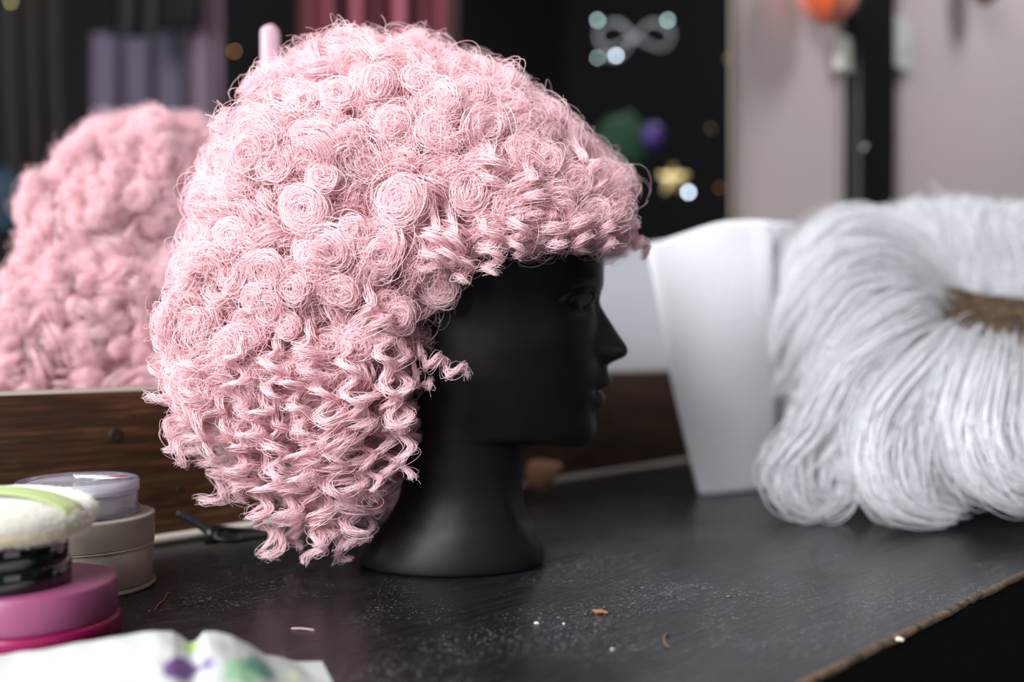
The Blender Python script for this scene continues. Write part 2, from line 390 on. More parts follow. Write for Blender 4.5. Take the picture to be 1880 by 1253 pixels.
garment('black_coat', 300, 352, -220, 45, 2.92, bpy.data.materials['black_cloth'], 'black coat beside the black jacket, over the mauve garment', 'garment', 2, .02, 4)
M_cur = mat('striped_curtain', (.25,.06,.08), .8); N, L, b = nodes(M_cur)
cuo = garment('striped_curtain', 548, 838, -250, 420, 3.0, M_cur, 'dusky red pleated curtain hanging across the room above the wig', 'curtain', 7, .035, 0)
uvx = cuo.data.attributes.new('stripe', 'FLOAT', 'POINT')
bmv = [ (k % 90)/89 for k in range(len(cuo.data.vertices)) ]
# the mesh may have been reordered: measure along the curtain instead
pa, pb = MR(548, 0, 3.0), MR(838, 0, 3.0); ax = (pb-pa); ln2 = ax.x**2+ax.y**2
for k, vtx in enumerate(cuo.data.vertices):
    q_ = Vector(vtx.co) - pa; uvx.data[k].value = (q_.x*ax.x+q_.y*ax.y)/ln2
at = N.new('ShaderNodeAttribute'); at.attribute_name = 'stripe'
mul = N.new('ShaderNodeMath'); mul.operation = 'MULTIPLY'; mul.inputs[1].default_value = 4.2; L.new(at.outputs['Fac'], mul.inputs[0])
fr_ = N.new('ShaderNodeMath'); fr_.operation = 'FRACT'; L.new(mul.outputs[0], fr_.inputs[0])
L.new(ramp(N, L, fr_.outputs[0], [(.0,(.05,.008,.012)),(.42,(.10,.02,.028)),(.52,(.34,.085,.11)),(.78,(.40,.12,.16)),(.9,(.06,.01,.015))]), b.inputs['Base Color'])
garment('brown_garment', 0, 120, -200, 330, 3.2, mat('brown_cloth', (.012,.008,.006), .9), 'dark brown garment at the far left of the mirror', 'garment', 3, .02, 7)
# rail that carries the garments
tag(tube('garment_rail', [MR(-150, -235, 3.05), MR(420, -235, 3.05), MR(900, -235, 3.05)], .014, M_postwood), 'dark rail that carries the hanging garments across the room', 'rail')

# ------------------------------------------------------------------ the mannequin head
KR = [ # xf, yf, ys(side), xb, yb, xc, w   in photo px at distance D
 (905,288,288,880,288,890,12),(960,294,294,820,294,890,62),(1025,318,318,745,318,890,112),(1070,360,360,703,360,890,142),
 (1096,415,415,682,415,890,158),(1107,470,470,676,470,890,163),(1107,515,515,679,515,888,161),(1100,552,552,688,552,886,156),
 (1098,600,600,703,600,884,150),(1100,650,650,722,648,880,144),(1102,690,688,735,685,876,137),(1099,728,722,742,715,872,128),
 (1094,762,750,745,742,868,119),(1092,790,770,745,765,866,111),(1083,811,783,745,782,864,106),(1062,822,793,744,795,862,103),
 (1020,820,801,743,806,860,101),(980,813,808,742,815,858,99.5),(968,826,822,742,826,856,98),(963,850,848,741,850,854,96),
 (960,885,882,738,885,852,95),(961,915,912,731,915,850,97),(969,947,945,714,947,846,104),(983,972,970,695,972,842,112),
 (995,998,996,674,998,836,118),(1000,1018,1016,662,1018,832,121),(998,1029,1029,659,1029,830,121),(992,1034,1034,664,1034,830,117)]
NR, NC = 420, 260
KS = catmull(KR, NR)
# mid-line details over the plain profile: (y, dx)
prof_feat = [(440,0),(505,1),(525,2),(540,1),(553,1),(562,4),(575,12),(590,22),(605,31.5),(620,41),(632,49),(640,52.5),(646,53),(652,50.5),(657,44),
 (661,33),(665,24),(669,17),(673,14),(680,14),(688,17),(696,21.5),(702,21),(708,15),(713,6),(717,4),(722,8),(729,12),(735,13),(742,11),(749,5),(756,-1),
 (764,-2),(774,0),(790,1.5),(803,1),(812,0)]
fy = np.array([a for a, _ in prof_feat], float); fx = np.array([b_ for _, b_ in prof_feat], float)
def head_mesh():
    ph = np.linspace(0, 2*PI, NC, endpoint=False); c_, s_ = np.cos(ph), np.sin(ph)
    V = np.zeros((NR, NC, 3))
    for k in range(NR):
        xf, yf, ys, xb, yb, xc, w_ = KS[k]
        a = np.where(c_ > 0, xf-xc, xc-xb)
        X = xc + a*c_; Y = w_*s_
        Z = ys + np.where(c_ > 0, (yf-ys)*c_**2, (yb-ys)*c_**2)
        V[k, :, 0], V[k, :, 1], V[k, :, 2] = X, Y, Z
    X, Y, Z = V[..., 0].copy(), V[..., 1], V[..., 2]
    c2 = np.broadcast_to(c_, X.shape); front = np.clip(c2*3, 0, 1)
    f = np.interp(Z, fy, fx); valid = (np.arange(NR) < 250)[:, None]
    # lateral falloff: nose narrow at the bridge, wide at the wings; lips wide
    nw = np.interp(Z, [540,560,600,635,655,668,676,690,735,760,800], [17,15,18,24,28,24,30,40,36,34,36])
    pw = np.interp(Z, [540,670,690,800], [2.0,2.4,2.6,2.6])
    lat = np.exp(-(np.abs(Y)/nw)**pw)
    add = f*lat*front*valid
    ay = np.abs(Y)
    def g(cy, cz, sy, sz, amp): return amp*np.exp(-(((ay-cy)/sy)**2 + ((Z-cz)/sz)**2))
    d = g(21,650,9,9,7) + g(118,628,34,34,3.5) + g(62,516,36,9,4.0) + g(34,560,12,16,-5)
    d += g(78,556,30,21,-13)
    # eye: dome with a lid rim and an engraved iris
    ang_ = .12; ey = (ay-82)*math.cos(ang_)+(Z-554)*math.sin(ang_); ez = -(ay-82)*math.sin(ang_)+(Z-554)*math.cos(ang_)
    lens_h = 15.5*np.sqrt(np.clip(1-(np.abs(ey)/27)**1.7, 0, 1)) + .01
    rr = np.sqrt((ey/27)**2 + (ez/15)**2)
    dome = np.sqrt(np.clip(1-rr**2*.9, 0, 1))*12
    inside = 1/(1+np.exp((rr-.95)*26))
    d += dome*inside
    d += 5.5*np.exp(-((rr-1.12)/.12)**2)*np.where(ez < 0, 1.0, .6) - 4.5*np.exp(-((rr-.97)/.06)**2)
    d -= 3.2*np.exp(-((rr-1.42)/.10)**2)*np.where(ez < 0, 1, 0)
    ir = np.sqrt(((ey+2)/10)**2+(ez/10.5)**2); d -= 1.5*np.exp(-((ir-1)/.16)**2)*inside; d -= 1.3*np.exp(-(ir/.4)**2)
    # mouth line running back to the corner, jaw hollow, neck muscle
    d += -4.0*np.exp(-((Z-716)/2.6)**2)*np.exp(-((ay-16)/17)**2) + g(38,716,6,7,-3)
    d += g(36,742,16,9,-1.5) + g(30,665,5,14,-2)
    mask = (front > 0) & valid
    d = np.where(mask, d*np.clip(c2*6, 0, 1), 0)
    nx = c2; ny = np.broadcast_to(s_, X.shape)
    V[..., 0] = X + add + d*nx; V[..., 1] = Y + d*ny
    # neck: the band of muscle down to the collar
    zc = Z; k2 = 4.5*np.exp(-((ph[None, :]-2*PI+.75 - (zc-930)/260)/.20)**2)*np.exp(-((zc-930)/55)**2)
    k1 = 4.5*np.exp(-((ph[None, :]-.75 + (zc-930)/260)/.20)**2)*np.exp(-((zc-930)/55)**2)
    V[..., 0] += (k1+k2)*nx; V[..., 1] += (k1+k2)*ny
    out = np.zeros_like(V); s = D/F
    out[..., 0] = (V[..., 0]-CX)*s; out[..., 1] = D + V[..., 1]*s; out[..., 2] = (CY-V[..., 2])*s
    zb = out[-1, :, 2].mean(); out[..., 2] += 0
    out[-1, :, 2] = TZ+.0004
    return out
HP = head_mesh()
HD = grid_mesh('mannequin_head', HP, M_black, closed=True, caps=True)
tag(HD, 'matt black mannequin head in right profile wearing the pink curly wig', 'mannequin head')

def in_head(X, Y, Z, mar=0.0):
    """rough inside test in metres"""
    s = D/F; py = CY - Z/s; px = CX + X/s; lat = (Y-D)/s
    xf = np.interp(py, KS[:, 2], KS[:, 0]); xb = np.interp(py, KS[:, 2], KS[:, 3]); w_ = np.interp(py, KS[:, 2], KS[:, 6])
    xc = (xf+xb)/2; a = (xf-xb)/2; mm = mar/s
    return (((px-xc)/(a+mm))**2 + (lat/(w_+mm))**2 < 1) & (py > 288-mm) & (py < 1040)

# ------------------------------------------------------------------ the pink wig
WG = empty('pink_wig', tuple(W(740, 288, D)))
tag(WG, 'big pale pink curly wig worn by the black mannequin head', 'wig')
ENV = np.array([ # py, xl, xr, half depth (m), squareness
 (62,655,790,.030,2),(80,570,830,.055,2),(110,500,890,.078,2),(150,455,985,.100,2),(200,425,1050,.118,2),(260,395,1103,.130,2.1),(330,368,1140,.138,2.2),
 (400,350,1160,.142,2.3),(440,340,1163,.142,2.4),(470,335,1140,.141,2.6),(500,330,960,.139,3),(540,335,882,.138,3.1),(600,332,845,.134,3.1),(660,330,822,.130,3.1),
 (720,335,785,.126,3.2),(780,360,770,.118,3),(840,400,762,.104,2.8),(900,470,750,.088,2.6),(950,530,730,.068,2.4),(985,560,700,.05,2.2)], float)
def env(py): return [np.interp(py, ENV[:, 0], ENV[:, k]) for k in (1, 2, 3, 4)]
def env_pt(py, ph, inset):
    xl, xr, wd, sq = env(py); s = D/F
    c_, s_ = np.cos(ph), np.sin(ph); e = 2/sq
    lump = .016*noise.noise(Vector((math.cos(ph)*2.1, math.sin(ph)*2.1, py*.0085))) + .007*noise.noise(Vector((math.cos(ph)*5, math.sin(ph)*5, py*.02+9)))
    inset = inset - lump
    a = max((xr-xl)/2*s - inset, .005); b_ = max(wd-inset, .005)
    X = ((xl+xr)/2-CX)*s + a*np.sign(c_)*abs(c_)**e; Y = D + .018 + b_*np.sign(s_)*abs(s_)**e
    return np.array([X, Y, (CY-py)*s])
def env_n(py, ph):
    e = 4.; p = env_pt(py, ph, 0); a = env_pt(py, ph+.03, 0)-env_pt(py, ph-.03, 0); b_ = env_pt(min(py+e, 985), ph, 0)-env_pt(max(py-e, 62), ph, 0)
    n_ = np.cross(a, b_); l = np.linalg.norm(n_)
    if l < 1e-12: n_ = np.array([0,0,1.])
    else: n_ = n_/l
    c_ = env_pt(py, 0, 0)*.5+env_pt(py, PI, 0)*.5
    if np.dot(n_, p-c_) < 0: n_ = -n_
    return n_
def unit(v): v = np.asarray(v, float); return v/np.linalg.norm(v)
def frame(a):
    t = np.array([0,0,1.]) if abs(a[2]) < .85 else np.array([1.,0,0]); e1 = unit(np.cross(t, a)); return e1, np.cross(a, e1)

def lock(H, root, start, axis, r, pitch, turns, ns, bw, sr=.00021, phase=None, hand=1, taper=.55, npt=None, flare=.0, bt=.28, frizz=.0009, bend=None, round_=False):
    """one curl: strands run from root to start and then coil round the axis"""
    e1, e2 = frame(axis); npt = npt or int(10+turns*13)
    ph0 = rng.uniform(0, 2*PI) if phase is None else phase
    nr = 7; s = np.linspace(0, 1, npt)
    th = ph0 + hand*2*PI*turns*s
    rad = r*(1-(1-taper)*s) * np.minimum(1, .55+s*5)
    ax = np.outer(pitch*turns*s, axis)
    if bend is not None: ax = ax + np.outer(s**2, bend)
    radial = np.outer(np.cos(th), e1)+np.outer(np.sin(th), e2)
    C = start + ax + radial*rad[:, None]
    off_a = rng.uniform(-1, 1, ns); off_r = rng.uniform(-1, 1, ns)
    if round_:
        q = np.sqrt(rng.uniform(0, 1, ns)); w_ = rng.uniform(0, 2*PI, ns); off_a, off_r = q*np.cos(w_), q*np.sin(w_)
    env_w = (1-.65*s**2)*np.minimum(1, .5+s*3)
    # the lead-in from the root
    lead = np.array([root + (C[0]-root)*t + axis*0 for t in np.linspace(0, 1, nr, endpoint=False)])
    lead += np.outer(np.sin(np.linspace(0, PI, nr)), radial[0])*r*.3
    P = np.zeros((ns, nr+npt, 3))
    fr = rng.normal(0, 1, (ns, 3)); wob = rng.uniform(0, 2*PI, (ns, 3)); k_ = rng.uniform(2, 5, (ns, 1, 1))
    el = rng.uniform(0, .16); pe = rng.uniform(0, 6); jit = rng.uniform(.5, 1.5)
    lc = rng.normal(1, .10, ns) if bt < .5 else np.clip(1.12-.75*rng.random(ns)**1.4, .25, 1.2)        # every strand its own coil size
    stray = rng.random(ns) < .13
    lc[stray] = rng.normal(1.15, .22, stray.sum())
    for i in range(ns):
        rr = rad*lc[i]*(1+el*np.cos(2*th+pe+rng.normal(0,.3)))
        cj_ = (rng.normal(0, .16*jit)*e1 + rng.normal(0, .16*jit)*e2)*r
        dt = rng.normal(0, .10)+(rng.normal(0, .35) if stray[i] else 0)
        ra = np.outer(np.cos(th+dt), e1)+np.outer(np.sin(th+dt), e2)
        P[i, nr:] = start + cj_ + ax + ra*(rr + off_r[i]*bw*bt*env_w)[:, None] + np.outer(off_a[i]*bw*env_w*(1.6 if stray[i] else 1), axis)
    P[:, :nr] = lead[None] + (fr*bw*.7)[:, None, :]*np.linspace(1, .3, nr)[None, :, None]
    # smooth the joint
    t = np.linspace(0, 1, nr)[None, :, None]**3
    P[:, :nr] += (P[:, nr:nr+1]-lead[-1]-(C[0]-lead[-1]))*t
    S = np.linspace(0, 1, nr+npt)[None, :, None]
    P += frizz*np.sin(k_*2*PI*S + wob[:, None, :])*(.4+S)*(1+2.2*stray[:, None, None])
    radp = sr*(1-.6*np.linspace(0, 1, nr+npt)**3)[None, :]*rng.uniform(.75, 1.25, (ns, 1))
    H.add(P, radp)

def scatter(mind, n, inset):
    """even points over the wig, thinned to a least distance"""
    pts = []; cell = {}
    s = D/F
    wts = np.array([max(ENV[k, 2]-ENV[k, 1], 60)*s+2*ENV[k, 3] for k in range(len(ENV))])
    for _ in range(n):
        py = rng.uniform(62, 985); wd = np.interp(py, ENV[:, 0], wts)
        slope = 1.6 if py < 160 else 1.0
        if rng.random() > wd/wts.max()*slope: continue
        ph = rng.uniform(0, 2*PI); p = env_pt(py, ph, inset)
        key = tuple((p/mind).astype(int)); ok = True
        for a in (-1,0,1):
            for b_ in (-1,0,1):
                for c_ in (-1,0,1):
                    for q in cell.get((key[0]+a, key[1]+b_, key[2]+c_), ()):
                        if np.linalg.norm(q-p) < mind: ok = False
        if not ok: continue
        cell.setdefault(key, []).append(p); pts.append((py, ph, p))
    return pts
centre = np.array(W(880, 430, D))
def place(H, pts, depth, ns, scale=1.0, prob=1.0):
    cnt = 0
    for py, ph, p in pts:
        bt_ = .28
        if rng.random() > prob*(1-.72*np.clip((py-700)/160, 0, 1)): continue
        n_ = env_n(py, ph); s = D/F; px = CX+p[0]/s
        if in_head(p[0], p[1], p[2], .002): continue
        low = np.clip((py-640)/260, 0, 1); fringe = (px > 830) and (py > 360)
        n_h = unit(n_+np.array([0,0,.0001]))
        rv = unit(rng.normal(0, 1, 3))
        down = np.array([0,0,-1.])
        if fringe:
            axis = unit(n_h*.35 + down*1.0 + rv*.45); r = rng.uniform(.0085, .0125); pitch = rng.uniform(.006, .010); turns = rng.uniform(1.6, 2.6); bw = rng.uniform(.0035, .0055)
            st = p - n_h*.014 + np.array([0,0,.010])
        elif low > .25 and rng.random() < .35+.65*low:
            axis = unit(n_h*.30 + down*1.2 + rv*.40); r = rng.uniform(.0070, .0125); pitch = rng.uniform(.009, .017); turns = rng.uniform(2.0, 3.6); bw = rng.uniform(.0014, .0032)
            st = p - n_h*.012 + np.array([0,0,.014])
        else:
            axis = unit(n_h*1.0 + down*.35 + rv*.75); r = .0075+.0105*rng.random()**1.5; pitch = rng.uniform(.0035, .0085); turns = rng.uniform(1.5, 2.7); bw = rng.uniform(.0020, .0060); bt_ = .55
            st = p - n_h*.016
            if rng.random() < .35: axis = unit(rv + n_h*.3 + down*.4)
        st = st - n_h*depth
        root = st - n_h*rng.uniform(.025, .05) + (centre-st)*.12 + np.array([0,0,.012])*low + rng.normal(0, .006, 3)
        nsd = int(ns*rng.uniform(.7, 1.3))
        lock(H, root, st, axis, r*scale, pitch, turns, nsd, bw, hand=rng.choice((-1, 1)), taper=rng.uniform(.45, .9) if bt_ < .5 else rng.uniform(.3, .75), bt=bt_, frizz=rng.uniform(.0007, .002))
        cnt += 1
    return cnt
H1 = Hair(); a1 = place(H1, scatter(.0150, 16000, 0), 0, 34)
H1.build('outer_curls', M_pink, WG)
H2 = Hair(); a2 = place(H2, scatter(.0175, 12000, .020), .012, 24)
H2.build('inner_curls', M_pink, WG)
# frizz: fine loose hairs over the whole surface
H3 = Hair()
for py, ph, p in scatter(.0062, 30000, .004):
    n_ = env_n(py, ph)
    if in_head(p[0], p[1], p[2], .002) or (py > 660 and rng.random() < (py-640)/260): continue
    ns = 3; npt = 15; s = np.linspace(0, 1, npt)
    P = np.zeros((ns, npt, 3))
    for i in range(ns):
        a = unit(rng.normal(0, 1, 3)+n_*.2); e1, e2 = frame(a); r = rng.uniform(.005, .018); th = rng.uniform(0, 2*PI)+rng.uniform(1.5, 5.5)*s
        P[i] = p - n_*.008 + r*(np.outer(np.cos(th), e1)+np.outer(np.sin(th), e2)) + np.outer(s, a)*rng.uniform(-.01, .012)
    H3.add(P, np.full((ns, npt), .00009)*rng.uniform(.7, 1.4, (ns, 1)))
H3.build('frizz', M_pink, WG)['kind'] = 'stuff'
# the dense hair under the curls
rows = []
for py in np.linspace(75, 790, 90):
    row = []
    for ph in np.linspace(0, 2*PI, 120, endpoint=False):
        ins = .034 + .010*noise.noise(Vector((py*.03, math.cos(ph)*3, math.sin(ph)*3)))
        row.append(env_pt(py, ph, ins))
    rows.append(row)
rows = np.array(rows)
rows[..., 2] = np.minimum(rows[..., 2], (CY-100)*D/F)
# let the mass follow the skull where the face is bare
grid_mesh('wig_cap', rows, M_pinkmass, WG, closed=True, caps=True)

# single curls the photo shows clearly: round ones facing out, then hanging ringlets
def near_pt(px, py, out=.0):
    """point of the near wig surface under a photo pixel"""
    d = D-.13
    for _ in range(12):
        z = (CY-py)/F*d; x = (px-CX)/F*d; pyD = CY - z*F/D
        xl, xr, wd, sq = env(np.clip(pyD, 62, 985)); s = D/F; cxm = ((xl+xr)/2-CX)*s; a = (xr-xl)/2*s
        t = min(abs((x-cxm)/a), .995); d = D + .018 - wd*(1-t**sq)**(1/sq)
    return np.array(W(px, py, d-out))
ROUND = [(730,365,47,2.6,.0085),(806,530,42,2.3,.008),(733,585,34,2.6,.006),(553,385,50,2.2,.006),(465,235,42,2.0,.006),(500,225,34,1.8,.005),(583,250,32,1.7,.004),
 (862,345,50,2.0,.009),(490,570,34,2.2,.005),(455,555,26,2.2,.004),(520,600,26,2.0,.004),(480,500,40,1.8,.004),(530,530,36,1.8,.004),(700,470,42,2.0,.006),
 (640,420,34,1.9,.004),(800,235,38,2.0,.006),(720,225,32,2.2,.005),(640,245,30,1.8,.004),(900,225,36,2.0,.006),(960,270,32,2.0,.006),(1005,390,36,2.0,.007),
 (940,380,34,1.9,.006),(650,640,34,1.9,.007),(590,320,34,1.8,.004),(420,430,36,1.8,.004),(365,470,30,1.8,.004),(400,640,34,1.8,.004),(345,590,30,1.8,.004),
 (560,470,30,2.0,.004),(620,540,38,1.8,.005),(1060,330,32,2.0,.007),(1100,390,30,2.0,.006),(1010,290,28,2.0,.006),(860,165,34,2.0,.005),(770,140,36,2.0,.005),
 (690,150,34,1.9,.005),(620,165,36,2.0,.005),(555,175,32,1.8,.004),(500,300,36,1.8,.004),(430,330,34,1.8,.004)]
camdir = np.array([0,-1.,0])
for (px, py, rp, tn, bw) in ROUND:
    p = near_pt(px, py, .004); sc = p[1]/F; r = rp*sc*.82
    ax = unit(camdir*1.0 + unit(p-np.array([-.1, D, .05]))*.35 + rng.normal(0, .12, 3) + np.array([0,0,-.15]))
    H = Hair(); lock(H, p - ax*.045 + rng.normal(0, .006, 3), p - ax*.010, ax, r, .0035, tn, 60, bw*.62, .00021, taper=rng.uniform(.35, .6), hand=rng.choice((-1,1)), bt=.55)
    H.build('curl', M_pink, WG)
# hanging ringlets: top, bottom (photo px), coil radius px, turns, distance shift
RING = [(735,640,745,880,20,4.2,.012),(770,655,860,690,15,2.2,.02),(700,640,730,800,18,2.6,.012),(760,690,790,715,14,1.3,.016),(640,640,650,770,22,2.2,.010),
 (590,700,600,820,22,2.2,.008),(530,690,560,800,22,2.4,.008),(620,800,615,930,26,2.0,.006),(560,900,490,1030,20,2.2,.004),(600,880,580,1000,24,2.0,.004),
 (660,780,690,900,18,2.6,.008),(650,880,640,1010,20,2.4,.006),(480,740,450,820,24,2.0,.004),(400,740,320,850,20,2.2,.0),(350,760,300,830,16,1.6,-.02),
 (430,840,380,930,26,1.8,-.05),(470,860,480,950,22,2.0,-.03),(530,930,540,1010,18,2.0,-.01),(690,560,700,640,24,2.0,.012),(840,430,820,490,24,2.2,.014),
 (900,420,905,505,22,2.4,.016),(955,400,945,470,22,2.0,.016),(1010,400,1030,455,20,1.8,.014),(1060,400,1070,460,20,2.0,.010),(1110,400,1120,465,18,2.0,.004),
 (1150,400,1175,455,17,2.0,-.02),(1165,440,1190,470,12,1.2,-.03),(800,420,790,500,24,2.4,.014),(650,700,670,790,22,2.0,.010),(560,620,570,700,24,2.0,.008),
 (500,640,500,740,26,2.0,.006),(440,650,430,750,26,2.0,.004),(360,640,350,740,24,2.0,.0),(310,620,290,700,20,1.8,-.02),(980,330,975,400,26,2.0,.014),
 (905,280,900,350,24,2.0,.012),(1080,290,1100,350,22,1.8,.006),(590,960,640,1030,20,1.8,.0),(700,900,670,980,16,2.2,.006),(850,470,850,520,18,1.4,.016)]
RING += [(540,880,520,960,24,1.8,.012),(580,900,600,990,26,2.0,.010),(640,900,660,1000,24,2.2,.010),(610,930,570,1035,22,2.2,.014),(500,860,470,960,22,2.0,.006),
 (450,820,420,900,26,1.8,.0),(420,780,370,860,24,1.8,-.01),(380,720,300,800,22,2.2,-.01),(340,680,280,740,22,1.6,-.01),(560,800,550,900,28,2.2,.012),(500,780,510,880,26,2.0,.010),
 (660,820,650,920,26,2.0,.012),(610,740,620,840,26,2.2,.014),(700,780,720,880,22,2.4,.014),(710,700,725,790,22,2.4,.016),(480,900,495,1030,18,2.4,-.02),(680,700,660,800,26,2.0,.012)]
for (x0, y0, x1, y1, rp, tn, dz) in RING:
    p0 = near_pt(x0, min(y0, 940), dz*.5); d0 = p0[1]
    p1 = np.array(W(x1, y1, d0-.002)); p1[2] = max(p1[2], TZ+.008); ax = unit(p1-p0); ln = np.linalg.norm(p1-p0); sc = d0/F
    H = Hair(); lock(H, p0 + np.array([-.01, .03, .03]), p0, ax, rp*sc*.95, ln/tn, tn, 42, .0038 if y0 < 640 else .0021, .00021, taper=.75, hand=rng.choice((-1,1)), bt=.6, round_=True, frizz=.0007)
    H.build('ringlet', M_pink, WG)
print('curls', a1, a2, sum(len(x) for x in H1.p), sum(len(x) for x in H2.p))

# ------------------------------------------------------------------ pale pink stick leaning on the glass
uu = u_at(507); dep = R(uu, 0).y; zt = (CY-46)/F*dep
rows = []
for z, wd in [(ZB+.001,.0092)] + [(zz, .0092) for zz in np.linspace(ZB+.02, zt-.009, 10)] + [(zt-.009+.0085*math.sin(a), .0092*math.cos(a)+.0001) for a in np.linspace(.15, PI/2, 9)]:
    rows.append([tuple(R(uu-.004+wd*math.cos(t), -.0015+.0022*math.sin(t), z)) for t in np.linspace(0, 2*PI, 28, endpoint=False)])
st = grid_mesh('plastic_stick', rows, mat('pale_pink_plastic', (.86,.55,.66), .3), closed=True, caps=True)
tag(st, 'pale pink round-tipped plastic stick upright against the mirror behind the wig', 'stick')

# ------------------------------------------------------------------ powder jars, puff, cosmetic jars
def clear(name, col, rough, tr):
    return mat(name, col, rough, trans=tr, ior=1.3, coat=.3)
M_frost = clear('frosted_plastic', (.50,.45,.37), .38, .45)
M_frost2 = clear('clear_bluish_plastic', (.80,.82,.95), .10, .9)
M_powder = mat('beige_powder', (.40,.33,.25), .9)
M_powderw = mat('pale_powder', (.80,.72,.70), .9)
c = W(0,0,.728); cb = Vector((-.3135, .731, TZ))
JB = empty('powder_jar', cb); tag(JB, 'frosted greyish screw-lid powder jar standing on the table, lowest of the clear pair', 'jar')
RJ = .0478
lathe('base_flange', [(.001,.0004),(RJ+.0010,.0004),(RJ+.0016,.0015),(RJ+.0008,.003),(RJ-.001,.0034),(.001,.0034)], M_frost, cb, JB)
lathe('body', [(.001,.0035),(RJ-.0012,.0035),(RJ-.0004,.006),(RJ-.0004,.031),(RJ-.001,.0315),(.001,.0315)], M_frost, cb, JB)
lathe('seam_ring', [(RJ-.001,.0305),(RJ+.0003,.0308),(RJ+.0003,.0316),(RJ-.001,.0318)], M_pale, cb, JB, cap=False)
lathe('powder', [(.001,.005),(RJ-.005,.005),(RJ-.005,.027),(.001,.028)], M_powder, cb, JB)
lathe('lid', [(RJ-.0035,.0316),(RJ+.0002,.0316),(RJ+.0004,.033),(RJ+.0004,.050),(RJ+.0010,.0515),(RJ+.0008,.0530),(RJ-.001,.0535),(RJ-.003,.0528),(.001,.0526)], M_frost, cb, JB, cap=False)
ct = Vector((-.3185, .731, TZ+.0538)); R2 = .0425
JT = empty('loose_powder_compact', ct); tag(JT, 'clear bluish round powder compact with a printed label, stacked on the frosted jar', 'compact')
lathe('base', [(.001,.0),(R2-.001,.0),(R2,.001),(R2,.0045),(R2-.0014,.005),(R2-.0014,.0155),(.001,.0155)], M_frost2, ct, JT)
lathe('pressed_powder', [(.001,.0162),(R2-.007,.0162),(R2-.007,.0205),(.001,.0215)], M_powderw, ct, JT)
lathe('lid', [(R2-.0028,.0158),(R2-.0005,.0158),(R2,.017),(R2,.0232),(R2-.0007,.0246),(R2-.0022,.025),(R2-.0032,.0243),(R2-.004,.0236),(.001,.0236)], M_frost2, ct, JT, cap=False)
M_lab = mat('label_grey', (.42,.48,.52), .5); N, L, b = nodes(M_lab)
L.new(ramp(N, L, nz(N, L, coord(N, L, (1,3,1)), 160, 2), [(.45,(.36,.43,.47)),(.52,(.78,.78,.80))]), b.inputs['Base Color'])
rows = [[tuple(ct+Vector((r*math.cos(t), r*math.sin(t), .0240))) for t in np.linspace(.35, 2.1, 24)] for r in (.012,.035)]
lb = grid_mesh('printed_label', rows, M_lab, JT); lb.modifiers.new('t','SOLIDIFY').thickness = .0003
M_red = mat('label_crimson', (.35,.02,.06), .5)
bm = bmesh.new()
for k in range(6):      # tiny crimson lettering strokes on the label, too small to read
    for q in range(2):
        r = bmesh.ops.create_cube(bm, size=1)
        for v in r['verts']: v.co = ct + Vector((.0165+k*.0022+v.co.x*(.0010 if q else .0016), .018-q*.0032+v.co.y*(.0028 if not q else .001), .02445+v.co.z*.0003))
bm_obj('label_lettering', bm, M_red, lb, smooth=False)

cp = Vector((-.292, .603, TZ))
M_mag = mat('magenta_plastic', (.22,.004,.06), .35, coat=.2); M_pk = mat('pink_plastic_lid', (.23,.055,.125), .42)
PJ = empty('pink_jar', cp); tag(PJ, 'round pink and magenta cream jar carrying the black jar and puff', 'jar')
lathe('body', [(.001,.0005),(.049,.0005),(.0515,.002),(.0515,.0115),(.0508,.013),(.001,.0135)], M_mag, cp, PJ)
lathe('lid', [(.047,.0137),(.0495,.0137),(.0498,.015),(.0498,.0335),(.0490,.0348),(.0475,.0352),(.001,.0352)], M_pk, cp, PJ, cap=False)
cj = Vector((-.303, .594, TZ+.0354))
M_bj = mat('black_gloss', (.004,.006,.005), .12, coat=.6)
BJ = empty('black_jar', cj); tag(BJ, 'glossy black jar on the pink jar, under the powder puff', 'jar')
lathe('body', [(.001,.0),(.0365,.0),(.0372,.001),(.0372,.0125),(.0362,.0135),(.001,.0135)], M_bj, cj, BJ)
lathe('lid', [(.034,.0137),(.0350,.0137),(.0354,.0145),(.0354,.0262),(.0345,.0272),(.001,.0272)], M_bj, cj, BJ, cap=False)
cq = cj + Vector((-.001, .001, .0274))
M_puff = mat('puff_cream', (.52,.49,.43), .95, sheen=1.0); N, L, b = nodes(M_puff)
tcn = N.new('ShaderNodeTexCoord'); sx = N.new('ShaderNodeSeparateXYZ'); L.new(tcn.outputs['Object'], sx.inputs[0])
L.new(ramp(N, L, (lambda n_: (L.new(sx.outputs['Z'], n_.inputs[0]), n_.outputs[0])[1])(N.new('ShaderNodeMath')), [(0,(.52,.49,.43)),(1,(.52,.49,.43))]), b.inputs['Base Color'])
bump(N, L, b, nz(N, L, coord(N, L, (1,1,1)), 420, 3), .5, .001)
PF = empty('powder_puff', cq); tag(PF, 'round cream powder puff with a green ribbon, on the glossy black jar', 'powder puff')
M_puffs = mat('puff_side', (.52,.43,.27), .95, sheen=.6)
RP = .051
prof = [(.001,.0003),(RP-.014,.0003),(RP-.007,.0015),(RP-.0022,.0045),(RP-.0008,.0075),(RP-.0012,.0085)]
lathe('puff_underside', prof, M_puffs, cq, PF, cap=False)
prof = catmull([(RP-.0012,0,.0085),(RP,0,.0115),(RP-.001,0,.0165),(RP-.005,0,.0205),(RP-.015,0,.0250),(RP-.030,0,.0282),(.001,0,.0300)], 30)
lathe('puff_top', [(q[0], q[2]) for q in prof], M_puff, cq, PF, cap=False)
H = Hair()
